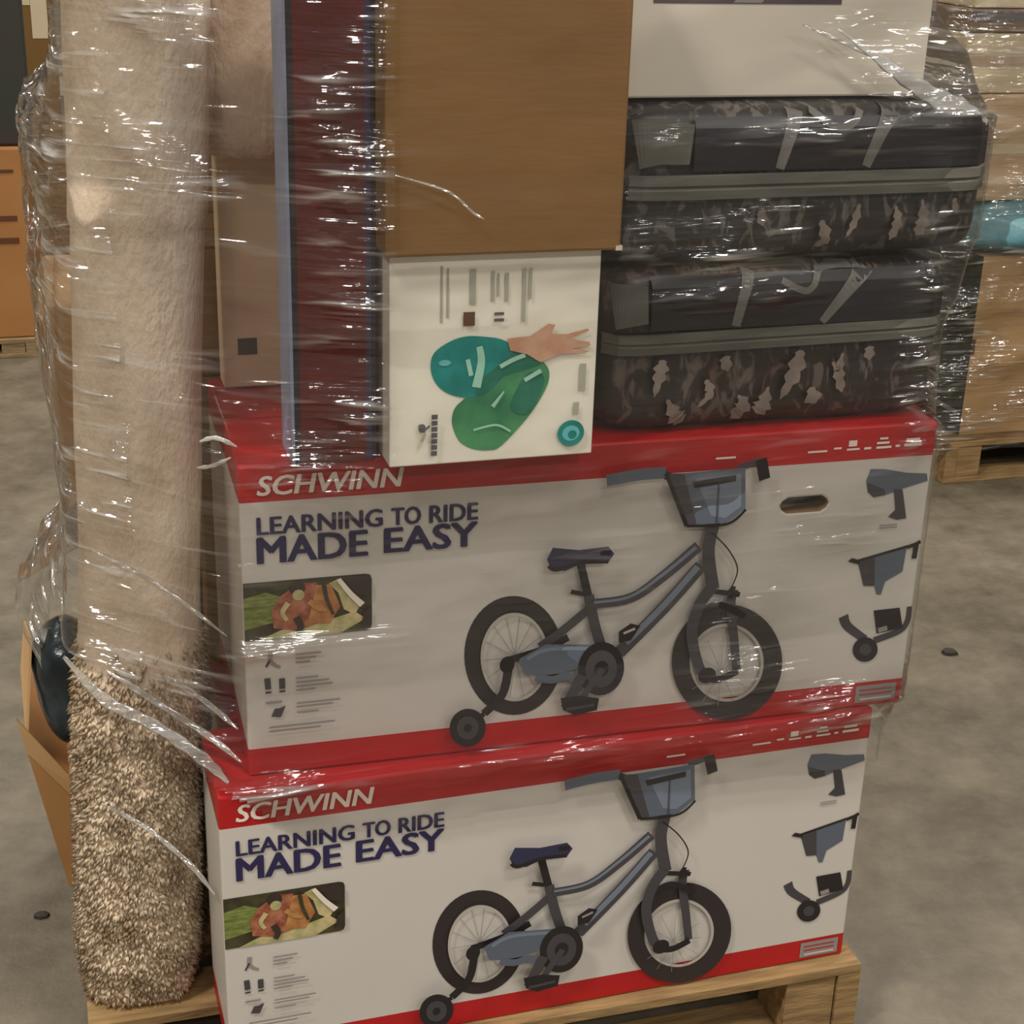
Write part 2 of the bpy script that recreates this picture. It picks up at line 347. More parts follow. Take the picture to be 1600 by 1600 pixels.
    a.blob([(.062, .285), (.071, .292), (.081, .289), (.083, .279), (.074, .272), (.064, .276)], Pdk); a.disc((.074, .272), (.008, 0), (0, .008), Pcr)
    a.stroke([(.06, .262), (.052, .248), (.058, .236)], .008, Pcr, .005); a.stroke([(.088, .262), (.10, .25), (.112, .247)], .008, Por, .006); a.stroke([(.07, .24), (.076, .226), (.072, .216)], .010, Pdk, .007); a.stroke([(.108, .285), (.112, .262), (.12, .24)], .006, Pg, .004)
    a.stroke([(.128, .291), (.144, .268), (.16, .25)], .006, PALE, .009)
    a.poly([(.135, q3-.001), (q1-rr, q3-.001), (q1-.001, q3-rr), (q1-.001, .262), (.15, .268)], Pdk); a.poly([(.158, .218), (q1-.001, .222), (q1-.001, .246), (.162, .24)], Pdk)
    tag(a.build('printed_photo', root), 'small printed colour photo with red and green')
    a = Art()
    a.stroke([(.035, .190), (.034, .178), (.040, .170), (.047, .166)], .007, GREY, .004); a.stroke([(.034, .18), (.028, .168)], .003, STEEL)
    a.stroke([(.029, .151), (.030, .134)], .008, STEEL); a.stroke([(.049, .149), (.049, .133)], .008, STEEL); a.rect(.026, .128, .034, .131, STEEL); a.rect(.045, .128, .053, .131, STEEL)
    a.rect(.026, .112, .048, .1155, GREY); a.poly([(.033, .092), (.046, .09), (.053, .107), (.044, .104), (.038, .104)], STEEL)
    for v, l in ((.183, .035), (.177, .028), (.171, .02), (.147, .03), (.141, .045), (.135, .05), (.129, .026), (.109, .06), (.104, .05), (.095, .03), (.076, .09), (.070, .07)):
        a.rect(.068 if v > .08 else .03, v, (.068 if v > .08 else .03)+l, v+.0026, GREY)
    tag(a.build('printed_icons', root), 'column of small grey icons and caption lines', kind='stuff')
    a = Art(); a.poly([(.924, .008), (.992, .008), (.992, .037), (.924, .037)], GREY); a.rect(.93, .020, .985, .0225, RED); a.rect(.93, .028, .985, .030, RED); a.rect(.932, .012, .985, .0155, WHITE)
    tag(a.build('printed_badge', root), 'small grey badge in the red band')
    a = Art()
    for u, v, w, h in ((.862, .424, .02, .003), (.864, .430, .013, .009), (.889, .424, .011, .0035), (.908, .424, .024, .0035), (.908, .431, .02, .0035), (.912, .438, .013, .003), (.938, .425, .007, .0035), (.952, .425, .028, .0045), (.954, .433, .022, .0045), (.66, .425, .03, .003), (.80, .425, .03, .003), (.84, .428, .012, .003)):
        a.rect(u, v, u+w, v+h, PALE)
    tag(a.build('printed_band_marks', root), 'tiny pale marks in the red top band', kind='stuff')
    tag(lettering('brand_lettering', 'SCHWINN', .023, .4175, .2175, .444, PALE, root, shear=.18, fat=.0022), 'pale SCHWINN lettering in the red band')
    for wd, u0, u1, v0, v1 in (('LEARNING', .0215, .189, .3625, .387), ('TO', .200, .241, .3623, .3868), ('RIDE', .252, .320, .362, .386), ('MADE', .0205, .169, .322, .3585), ('EASY', .190, .3205, .323, .3585)):
        lettering('slogan_word', wd, u0, v0, u1, v1, NAVY, root, fat=.0022 if v0 > .35 else .0038)
low, lowb = bike_box('lower bicycle box on the pallet, white and red with printed bike')
bike_art(low, lowb)
upb, upbb = bike_box('upper bicycle box with a dark hand hole, stacked on the other', slot=True)
for ch in list(low.children):
    if ch.name.startswith(('printed', 'brand', 'slogan')):
        c = ch.copy(); COL.objects.link(c); c.parent = upb
low.location = (-.049, -.043, .1405); low.rotation_euler = (0, 0, .0179)
upb.location = (0, 0, .601); upb.rotation_euler = (0, 0, -.0179)
for z, nm, x in ((.1405, 'rear bicycle box behind the lower one, only its edge showing', -.03), (.601, 'rear bicycle box whose red top shows beside the red flat box', .003)):
    rb, _ = bike_box(nm); rb.location = (x+(.012 if z < .5 else 0), .197 if z > .5 else .175, z)

# ------------------------------------------------------------------ things standing on the upper bicycle box
T0 = 1.0615
CRIM = mat('crimson_print', (112, 14, 18), .35, rgb2=(88, 10, 14), scale=10); PURP = mat('purple_edge', (64, 52, 92), .4); BLUEG = mat('blue_grey_card', (142, 152, 178), .45); DPUR = mat('dark_purple', (40, 22, 34), .5)
root = empty('flat_box', (.069, -.012, T0)); tag(root, 'tall narrow crimson box with blue grey side, left of the brown carton', 'box')
mb = MB(); w, d, h = .109, .085, .72
mb.box(0, w, 0, d, 0, h, CRIM, skip='lf'); mb.face([(0, d, 0), (0, 0, 0), (0, 0, h), (0, d, h)], BLUEG)
mb.face([(0, 0, 0), (.004, 0, 0), (.004, 0, h), (0, 0, h)], BLUEG); mb.face([(.004, 0, 0), (.012, 0, 0), (.012, 0, h), (.004, 0, h)], DPUR)
mb.face([(.012, 0, 0), (w-.012, 0, 0), (w-.012, 0, h), (.012, 0, h)], CRIM); mb.face([(w-.012, 0, 0), (w-.005, 0, 0), (w-.005, 0, h), (w-.012, 0, h)], PURP); mb.face([(w-.005, 0, 0), (w, 0, 0), (w, 0, h), (w-.005, 0, h)], DPUR)
mb.build('sleeve', root)

# exercise ball box
CREAM = mat('ball_box_white', (247, 242, 226), .5, var=.04, scale=4); TEAL = mat('ball_teal', (0, 128, 122), .4, rgb2=(24, 150, 146), scale=25); GREEN = mat('ball_green', (84, 160, 104), .4, rgb2=(52, 128, 92), scale=18)
DGREEN = mat('ball_overlap', (18, 112, 88), .4, rgb2=(50, 130, 110), scale=30); SKIN = mat('print_skin', (218, 176, 148), .5, rgb2=(202, 150, 122), scale=40); MINT = mat('print_mint', (170, 222, 200), .4); TXT = mat('print_faint', (176, 176, 160), .5); DKT = mat('print_dark_grey', (96, 90, 92), .5); BRN = mat('print_brown', (96, 64, 44), .5); CY = mat('print_cyan', (110, 200, 206), .5)
root = empty('ball_box', (.1885, -.048, T0)); tag(root, 'white box printed with a teal and green exercise ball and a hand', 'box')
bw, bh, bd = .275, .276, .16
box_obj('carton', 0, bw, 0, bd, 0, bh, CREAM, root, .002)
a = Art()
a.blob([(0.1, 0.09), (0.085, 0.075), (0.082, 0.055), (0.09, 0.033), (.101, .023), (0.115, 0.017), (.132, .015), (0.149, 0.02), (0.184, 0.057), (0.206, 0.092), (0.211, 0.115), (0.202, 0.131), (0.179, 0.143), (.16, .150), (.14, .14), (.12, .115)], GREEN)
a.blob([(0.053, 0.13), (0.06, 0.11), (0.076, 0.096), (0.1, 0.089), (0.127, 0.093), (0.149, 0.114), (.172, .128), (0.17, 0.148), (0.147, 0.163), (0.125, 0.168), (0.099, 0.17), (0.077, 0.164), (0.057, 0.15)], TEAL)
a.blob([(.112, .092), (.127, .0935), (.149, .1145), (.190, .125), (.198, .131), (.179, .1425), (.165, .148), (.14, .128), (.118, .11)], DGREEN)
a.blob([(.16, .07), (.185, .062), (.2, .09), (.203, .112), (.185, .118), (.17, .1)], DGREEN)
a.stroke([(.116, .156), (.119, .135), (.113, .102)], .008, MINT, .012); a.stroke([(.101, .14), (.106, .118)], .006, MINT); a.disc((.071, .137), (.008, 0), (0, .004), CY)
a.stroke([(.144, .128), (.160, .136), (.177, .142)], .006, MINT); a.stroke([(.177, .108), (.199, .12)], .006, MINT); a.stroke([(.135, .075), (.150, .095)], .006, MINT, .002); a.stroke([(.11, .045), (.14, .05), (.16, .04)], .003, MINT)
tag(a.build('printed_ball', root), 'printed teal and green exercise ball')
a = Art(); a.k = 9
a.poly([(0.152, 0.165), (0.157, 0.149), (0.179, 0.143), (0.198, 0.131), (0.225, 0.141), (0.258, 0.1405), (.264, .143), (.24, .147), (0.265, 0.150), (.263, .155), (0.235, 0.160), (0.262, 0.170), (.26, .173), (0.233, 0.167), (0.21, 0.168), (0.216, 0.180), (0.207, 0.182), (0.183, 0.167)], SKIN)
tag(a.build('printed_hand', root), 'printed hand pressing the ball')
a = Art()
for u, v0, v1, w in ((.066, .261, .189, .003), (.074, .258, .195, .003), (.106, .256, .211, .008), (.132, .253, .214, .0045), (.139, .25, .22, .003), (.150, .25, .213, .005), (.173, .255, .186, .005), (.181, .255, .215, .004), (.256, .126, .089, .009), (.249, .074, .057, .008)): a.rect(u-w/2, v1, u+w/2, v0, TXT)
a.rect(.094, .184, .109, .202, BRN); a.rect(.134, .196, .147, .200, DKT); a.rect(.134, .188, .147, .192, DKT)
a.disc((.243, .032), (.0185, 0), (0, .018), TEAL); a.disc((.243, .032), (.012, 0), (0, .0105), CY); a.disc((.245, .030), (.006, 0), (0, .006), TEAL)
for k in range(7): a.rect(.0535, .014+k*.0083, .0615, .0205+k*.0083, DKT)
a.stroke([(.036, .058), (.044, .050), (.043, .04), (.037, .028)], .004, TXT); a.disc((.041, .053), (.005, 0), (0, .006), DKT); a.stroke([(.044, .05), (.051, .056)], .003, DKT)
tag(a.build('printed_text', root), 'faint grey columns of print and round badge', kind='stuff')

# brown corrugated carton on top of it
KRAFT = mat('kraft_brown', (140, 102, 50), .72, rgb2=(130, 93, 44), scale=3, bump=.05, bscale=30, stretch=(1, 1, 6)); KRAFT2 = mat('kraft_tan', (172, 136, 96), .75, rgb2=(160, 124, 84), scale=4); TAPE = mat('packing_tape', (150, 118, 74), .25)
root = empty('brown_carton', (.1795, -.066, T0+bh+.001)); tag(root, 'brown corrugated carton resting on the exercise ball box', 'carton')
box_obj('carton_body', 0, .303, 0, .26, 0, .41, KRAFT, root, .004)
mb = MB(); mb.box(.296, .3045, -.001, .02, .0, .006, PALE); mb.build('glint_strip', root)  # pale strip painting a glint at the lower corner

# thin tan carton and brown rug bundle behind, between the rug roll and the crimson box
root = empty('slim_carton', (.022, .33, T0)); tag(root, 'slim tan carton standing upright between the rug and the crimson box', 'carton')
box_obj('carton_body', 0, .105, 0, .05, 0, .345, mat('kraft_light', (240, 220, 188), .75, rgb2=(228, 206, 170), scale=5), root, .003)
a = Art(); a.rect(.022, .05, .05, .075, DKT); a.k = 0; a.rect(.015, .05, .018, .33, PALE); a.build('printed_mark', root)

# ------------------------------------------------------------------ rugs
def rugmat(name, hi, lo, bump):
    return mat(name, hi, .95, rgb2=lo, scale=16, bump=bump, bscale=120, stretch=(1, 1, .55), spec=.1, detail=8)
RUGM = rugmat('rug_pile_pressed', (242, 224, 202), (222, 202, 178), .4); SHAG = mat('rug_shag', (222, 204, 178), .95, rgb2=(160, 138, 112), scale=22, spec=.1); RUGB = rugmat('rug_brown', (238, 216, 192), (210, 184, 158), .4)
def rug_section(t, z):
    """radius of a flattened rounded-square roll by angle"""
    p = 2.7 if z < .75 else 2.4
    c, s = abs(math.cos(t)), abs(math.sin(t))
    return (c**p+s**p)**(-1/p)
def rug_axis(z):
    t = (z-.14)/1.25
    return (-.158+.067*t, .207+.01*t)
def rug_rad(z):
    r = .088
    if z < .75: r += .007*min(1, (.75-z)/.25)
    if z < .22: r -= .012*(.22-z)/.08
    if z > 1.34: r += .004
    return r
root = empty('rug_roll', (0, 0, 0)); tag(root, 'rolled beige shag rug standing upright left of the bicycle boxes', 'rug')
def rug_point(t, z, off=0):
    cx, cy = rug_axis(z); r = rug_rad(z)*rug_section(t+.25, z)*.97+off
    r += .006*noise.noise(Vector((math.cos(t)*2, math.sin(t)*2, z*4)))
    return Vector((cx+r*math.cos(t), cy+r*math.sin(t), z))
NA, NZ = 72, 150; zs = [.143+(1.80-.143)*i/(NZ-1) for i in range(NZ)]
V = [rug_point(2*math.pi*j/NA, z) for z in zs for j in range(NA)]
F = [(i*NA+j, i*NA+(j+1) % NA, (i+1)*NA+(j+1) % NA, (i+1)*NA+j) for i in range(NZ-1) for j in range(NA)]
F += [tuple(range(NA))[::-1], tuple(range((NZ-1)*NA, NZ*NA))]
mesh_obj('roll_body', V, F, RUGM, root, smooth=True)
# loose pile below the film
V, F = [], []
for _ in range(15000):
    t = random.uniform(0, 2*math.pi); z = .15+(random.random()**1.0)*.60
    if z > .62 and random.random() < (z-.62)/.13: continue
    p = rug_point(t, z, -.003); n = Vector((math.cos(t), math.sin(t), 0)); tg = Vector((-n.y, n.x, 0))
    L = random.uniform(.009, .017); w = random.uniform(.0020, .0042)
    dr = (n*random.uniform(.5, 1)+tg*random.uniform(-.6, .6)+Vector((0, 0, random.uniform(-1.0, .35)))).normalized()
    dr2 = (dr+Vector((0, 0, -.7))+tg*random.uniform(-.5, .5)).normalized()
    q = p+dr*L*.55; e = q+dr2*L*.6; sd = dr.cross(Vector((0, 0, 1))).normalized()*w if abs(dr.z) < .95 else tg*w; u2 = sd.cross(dr).normalized()*w
    k = len(V); V += [p+sd, p-sd*.5+u2*.87, p-sd*.5-u2*.87, q+sd*1.1, q-sd*.55+u2, q-sd*.55-u2, e]
    F += [(k, k+1, k+4, k+3), (k+1, k+2, k+5, k+4), (k+2, k, k+3, k+5), (k+3, k+4, k+6), (k+4, k+5, k+6), (k+5, k+3, k+6)]
o = mesh_obj('shag_pile', V, F, SHAG, root, smooth=True); tag(o, 'loose shaggy pile below the film', kind='stuff')
# brown bundle above the slim carton
root = empty('rug_bundle', (0, 0, 0)); tag(root, 'brown grey rolled rug standing on the slim tan carton', 'rug')
V = []; N2 = 40; zz = [T0+.346+i*.03 for i in range(14)]
for i, z in enumerate(zz):
    for j in range(N2):
        t = 2*math.pi*j/N2; rr = rug_section(t, 1)*.97*(1-.10*(i == 0)); w = .004*noise.noise(Vector((math.cos(t)*3, math.sin(t)*3, z*9)))
        V.append((.068+(.068*rr+w)*math.cos(t), .318+(.075*rr+w)*math.sin(t), z))
F = [(i*N2+j, i*N2+(j+1) % N2, (i+1)*N2+(j+1) % N2, (i+1)*N2+j) for i in range(13) for j in range(N2)] + [tuple(range(N2))[::-1], tuple(range(13*N2, 14*N2))]
mesh_obj('roll_body', V, F, RUGB, root, smooth=True)

# ------------------------------------------------------------------ bagged bedding
def camo(name, dark, grey, tint, sc):
    M = bpy.data.materials.new(name); M.use_nodes = True; nt = M.node_tree; b = nt.nodes['Principled BSDF']; b.inputs['Roughness'].default_value = .4
    tc = nt.nodes.new('ShaderNodeTexCoord'); mp = nt.nodes.new('ShaderNodeMapping'); mp.inputs['Scale'].default_value = (1.6, 1, .85); nt.links.new(tc.outputs['Object'], mp.inputs[0])
    def nz(s, d, dist):
        n = nt.nodes.new('ShaderNodeTexNoise'); n.inputs['Scale'].default_value = s; n.inputs['Detail'].default_value = d; n.inputs['Distortion'].default_value = dist
        nt.links.new(mp.outputs[0], n.inputs['Vector']); return n
    a, c = nz(sc, 2.5, 1.6), nz(sc*.5, 2, .6)
    r = nt.nodes.new('ShaderNodeValToRGB'); r.color_ramp.interpolation = 'LINEAR'
    e = r.color_ramp.elements; e[0].position = .50; e[0].color = (*lin(dark), 1); e[1].position = .62; e[1].color = (*lin(grey), 1)
    e2 = e.new(.55); e2.color = (*lin(tuple((x*2+y)/3 for x, y in zip(dark, grey))), 1)
    mx = nt.nodes.new('ShaderNodeMix'); mx.data_type = 'RGBA'; mx.blend_type = 'MULTIPLY'
    r2 = nt.nodes.new('ShaderNodeValToRGB'); r2.color_ramp.elements[0].position = .4; r2.color_ramp.elements[1].position = .6; r2.color_ramp.elements[0].color = (*tint, 1); r2.color_ramp.elements[1].color = (1, 1, 1, 1)
    nt.links.new(a.outputs[0], r.inputs[0]); nt.links.new(c.outputs[0], r2.inputs[0]); mx.inputs[0].default_value = 1
    nt.links.new(r.outputs[0], mx.inputs[6]); nt.links.new(r2.outputs[0], mx.inputs[7]); nt.links.new(mx.outputs[2], b.inputs['Base Color'])
    return M
BAND = mat('bag_band_grey', (104, 102, 92), .6, rgb2=(88, 86, 78), scale=10, stretch=(1, 1, 8)); INS = mat('insert_black', (36, 32, 38), .35, var=.2, scale=6); STRK = mat('insert_grey_stroke', (122, 118, 114), .5, rgb2=(100, 98, 94), scale=20); BLOB = mat('insert_grey_patch', (104, 102, 94), .5, rgb2=(84, 82, 76), scale=14)
def bedding(name, label, c, hs, panel, band, strokes, blob, cm, leaves):
    ax, ay, az = hs; px, py, pz = 12, 10, 8
    root = empty(name, c); tag(root, label, 'bedding', 'bagged camouflage bedding sets')
    def g(p): return abs(p[0]/ax)**px+abs(p[1]/ay)**py+abs(p[2]/az)**pz
    bm = bmesh.new(); bmesh.ops.create_cube(bm, size=2); bmesh.ops.subdivide_edges(bm, edges=bm.edges, cuts=21, use_grid_fill=True)
    for v in bm.verts:
        d = Vector((v.co.x*ax, v.co.y*ay, v.co.z*az)); lo, hi = .3, 1.5
        for _ in range(24):
            mm = (lo+hi)/2
            if g(d*mm) < 1: lo = mm
            else: hi = mm
        v.co = d*lo; nn = d.normalized()
        v.co += nn*.004*noise.noise(Vector(v.co)*14+Vector(c)*5)
    me = bpy.data.meshes.new('stuffed_body'); bm.to_mesh(me); bm.free(); me.materials.append(cm)
    me.polygons.foreach_set('use_smooth', [True]*len(me.polygons)); o = bpy.data.objects.new('stuffed_body', me); COL.objects.link(o); o.parent = root
    def yf(u, v):
        k = 1-abs(u/ax)**px-abs(v/az)**pz
        return -ay*max(k, .02)**(1/py)-.0065
    loc = lambda P: [(x-c[0], z-c[2]) for x, z in P]
    a = Art(yf)
    (x0, z0), (x1, z1) = loc(panel); n = 26
    for i in range(n):
        for j in range(5):
            u0, u1 = x0+(x1-x0)*i/n, x0+(x1-x0)*(i+1)/n; v0, v1 = z0+(z1-z0)*j/5, z0+(z1-z0)*(j+1)/5
            a.mb.face([a.P(u0, v0), a.P(u1, v0), a.P(u1, v1), a.P(u0, v1)], INS)
    tag(a.build('insert_panel', root), 'black printed insert')
    for P, w, w2 in strokes:
        a = Art(yf); a.k = 3; a.stroke(loc(P), w, STRK, w2); a.build('printed_stroke', root)
    a = Art(yf); a.k = 4; a.stroke(loc(blob), .062, BLOB, .05); tag(a.build('printed_patch', root), 'grey patch at the left end')
    if leaves:
        LF = mat('leaf_pale', (140, 126, 116), .5, rgb2=(112, 100, 92), scale=30)
        for P, w, w2 in leaves:
            a = Art(yf); a.k = 1; a.stroke(loc(P), w*1.5, LF, w2*1.5, leaf=True); a.build('printed_leaf', root)
    # raised band across the front
    q = loc(band[:2]); nb = 30; mb = MB()
    prof = [(-.5, 0), (-.46, .004), (-.1, .005), (0, .0025), (.1, .006), (.46, .005), (.5, 0)]
    rows = []
    for i in range(nb+1):
        t = i/nb; u = q[0][0]+(q[1][0]-q[0][0])*t; vc = q[0][1]+(q[1][1]-q[0][1])*t; wd = bandw
        rows.append([(u, yf(u, vc+k*wd)-.0005-h, vc+k*wd) for k, h in prof])
    for i in range(nb):
        for j in range(len(prof)-1): mb.face([rows[i][j], rows[i+1][j], rows[i+1][j+1], rows[i][j+1]], BAND)
    tag(mb.build('band', root, smooth=True), 'grey padded band')
    return root
C1 = camo('camo_grey', (46, 40, 38), (104, 98, 92), (.8, .78, .76), 26); C2 = camo('camo_brown', (44, 36, 33), (98, 88, 80), (.85, .66, .6), 24)
bandw = .033
bedding('bedding_bag', 'upper bagged camouflage bedding directly under the pale box', (.775, .205, 1.403), (.277, .2, .104), [(.60, 1.424), (1.04, 1.492)], [(.515, 1.402), (1.045, 1.405), 0],
        [([(.742, 1.500), (.733, 1.467), (.722, 1.425)], .022, .013), ([(.765, 1.500), (.785, 1.485), (.803, 1.478), (.822, 1.481), (.838, 1.500)], .010, .009), ([(.885, 1.500), (.868, 1.475), (.848, 1.426)], .026, .013)],
        [(.522, 1.458), (.55, 1.462), (.575, 1.460), (.596, 1.458)], C1,
        [([(.90, 1.372), (.906, 1.350), (.898, 1.325)], .006, .012), ([(.845, 1.376), (.84, 1.35), (.83, 1.33)], .010, .004), ([(.70, 1.37), (.705, 1.35)], .012, .006), ([(.79, 1.355), (.80, 1.33), (.785, 1.32)], .014, .006), ([(.94, 1.38), (.945, 1.35), (.938, 1.33)], .006, .018), ([(.99, 1.38), (.995, 1.36)], .008, .004)])
bandw = .029
bedding('bedding_bag', 'lower bagged camouflage bedding resting on the upper bicycle box', (.752, .205, 1.178), (.262, .2, .116), [(.555, 1.212), (1.0, 1.284)], [(.495, 1.192), (1.008, 1.198), 0],
        [([(.696, 1.288), (.686, 1.252), (.678, 1.214)], .018, .013), ([(.743, 1.274), (.775, 1.259), (.79, 1.265), (.806, 1.288), (.868, 1.290)], .009, .010), ([(.872, 1.289), (.842, 1.257), (.807, 1.214)], .026, .011)],
        [(.505, 1.245), (.525, 1.247), (.55, 1.248)], C2,
        [([(.575, 1.172), (.572, 1.15), (.566, 1.12)], .018, .006), ([(.585, 1.115), (.60, 1.09), (.612, 1.08)], .008, .022), ([(.665, 1.172), (.672, 1.15)], .016, .006), ([(.78, 1.175), (.772, 1.14), (.755, 1.105)], .022, .008), ([(.69, 1.115), (.70, 1.10), (.685, 1.08)], .006, .022), ([(.735, 1.125), (.73, 1.10), (.722, 1.085)], .006, .026), ([(.64, 1.14), (.648, 1.12), (.63, 1.10)], .012, .004), ([(.845, 1.168), (.842, 1.14), (.85, 1.11)], .006, .014), ([(.83, 1.155), (.843, 1.14)], .004, .008), ([(.885, 1.175), (.888, 1.155)], .014, .008), ([(.80, 1.12), (.81, 1.095)], .010, .02)])
# pale box over the bedding
PALEB = mat('pale_box', (216, 207, 192), .5, var=.05, scale=3); MAUVE = mat('print_mauve', (92, 78, 84), .5, rgb2=(72, 60, 68), scale=20)
root = empty('pale_box', (.50, .045, 1.5105), R(.6)); tag(root, 'pale white box with a dark mauve printed panel on top of the bedding', 'box')
box_obj('carton', 0, .452, 0, .3, 0, .24, PALEB, root, .003)
a = Art(); a.rect(.05, .118, .315, .22, MAUVE); a.poly([(.16, .119), (.2, .119), (.27, .20), (.23, .20)], GREY); a.build('printed_panel', root)

# ------------------------------------------------------------------ things behind the rug on the left
KR3 = mat('kraft_orange', (184, 138, 86), .75, rgb2=(166, 120, 70), scale=4); KR3L = mat('kraft_flap', (206, 166, 116), .7, var=.08, scale=5)
root = empty('crushed_carton', (0, 0, 0)); tag(root, 'crushed tan carton with open flaps behind the foot of the rug', 'carton')
prof = [(-.262, .1405), (-.01, .1405), (-.01, .385), (-.20, .385), (-.2475, .362), (-.308, .414)]
prof = [(-.262, .1405), (-.02, .1405), (-.02, .385), (-.19, .385), (-.246, .326), (-.309, .412)]
mb = MB(); n = len(prof); A = [(x, .47, z) for x, z in prof]; B = [(x, .86, z) for x, z in prof]
mb.face(A, KR3); mb.face(B[::-1], KR3)
for i in range(n): mb.face([A[i], B[i], B[(i+1) % n], A[(i+1) % n]], KR3)
o = mb.build('carton_body', root)
bm = bmesh.new(); bm.from_mesh(o.data); bmesh.ops.remove_doubles(bm, verts=bm.verts, dist=1e-5); bmesh.ops.recalc_face_normals(bm, faces=bm.faces); bm.to_mesh(o.data); bm.free()
mb = MB(); T = .004
def plate(mb, q, M, t=Vector((0, .004, 0))):
    q = [Vector(p) for p in q]; r_ = [p+t for p in q]; mb.face(q, M); mb.face(r_[::-1], M)
    for i in range(len(q)): mb.face([q[i], r_[i], r_[(i+1) % len(q)], q[(i+1) % len(q)]], M)
plate(mb, [(-.309, .466, .412), (-.23, .466, .30), (-.22, .45, .33), (-.32, .45, .487)], KR3L); mb.build('flap', root)
mb = MB(); plate(mb, [(-.31, .5, .42), (-.312, .60, .50), (-.30, .62, .58), (-.29, .53, .59)], KR3L, Vector((.004, 0, 0))); mb.build('flap', root)
# dark plastic bag
DBAG = mat('dark_teal_plastic', (30, 40, 46), .22, rgb2=(48, 62, 68), scale=14, bump=.5, bscale=18)
root = empty('plastic_bag', (-.236, .56, .4)); tag(root, 'dark teal plastic bag on the crushed carton behind the rug', 'bag')
V, F = [], []; na, nz_ = 28, 18
for i in range(nz_):
    t = i/(nz_-1); z = -.014+.215*t
    rx = .058*(1-(abs(2*t-1))**4*.8)*(.72+.28*min(1, t*1.6)); ry = .085*(1-(abs(2*t-1))**5*.7)
    for j in range(na):
        an = 2*math.pi*j/na; w = 1+.10*noise.noise(Vector((math.cos(an)*2, math.sin(an)*2, t*3)))
        V.append((rx*w*math.cos(an), ry*w*math.sin(an), z+(.0 if i else 0)))
F = [(i*na+j, i*na+(j+1) % na, (i+1)*na+(j+1) % na, (i+1)*na+j) for i in range(nz_-1) for j in range(na)] + [tuple(range(na))[::-1], tuple(range((nz_-1)*na, nz_*na))]
mesh_obj('bag_body', V, F, DBAG, root, smooth=True)
mb = MB(); mb.box(-.008, .012, -.008, .008, .196, .207, DBAG); bevel(mb.build('knot', root), .006)
# tall bulged carton
root = empty('bulged_carton', (0, 0, 0)); tag(root, 'tall bulging tan carton squeezed behind the rug under cloudy film', 'carton')
prof = [(-.165, .386), (-.02, .386), (-.02, 1.16), (-.222, 1.16), (-.232, 1.13), (-.232, 1.07), (-.20, .86), (-.172, .78)]
mb = MB(); n = len(prof); A = [(x, .47, z) for x, z in prof]; B = [(x, .82, z) for x, z in prof]
mb.face(A, KR3L); mb.face(B[::-1], KR3L)
for i in range(n): mb.face([A[i], B[i], B[(i+1) % n], A[(i+1) % n]], KR3L)
o = mb.build('carton_body', root)
bm = bmesh.new(); bm.from_mesh(o.data); bmesh.ops.remove_doubles(bm, verts=bm.verts, dist=1e-5); bmesh.ops.recalc_face_normals(bm, faces=bm.faces); bm.to_mesh(o.data); bm.free(); bevel(o, .006)
mb = MB(); mb.box(-.15, -.10, .4685, .4698, .386, 1.16, TAPE); mb.build('tape', root)

for lab, q in (('large plain brown carton behind the bicycle boxes at the back of the pallet', (-.012, 1.0, .43, .9, .1405, 1.05)), ('plain brown carton behind the slim tan carton, showing as a dark gap', (-.012, .5, .43, .85, 1.051, 1.64))):
    r_ = empty('rear_carton', (q[0], q[2], q[4])); tag(r_, lab, 'carton')
    box_obj('carton_body', 0, q[1]-q[0], 0, q[3]-q[2], 0, q[5]-q[4], KRAFT, r_, .004)
    mb = MB(); mb.box(.002, q[1]-q[0]-.002, -.0015, -.0003, .2, .25, TAPE); mb.build('tape', r_)
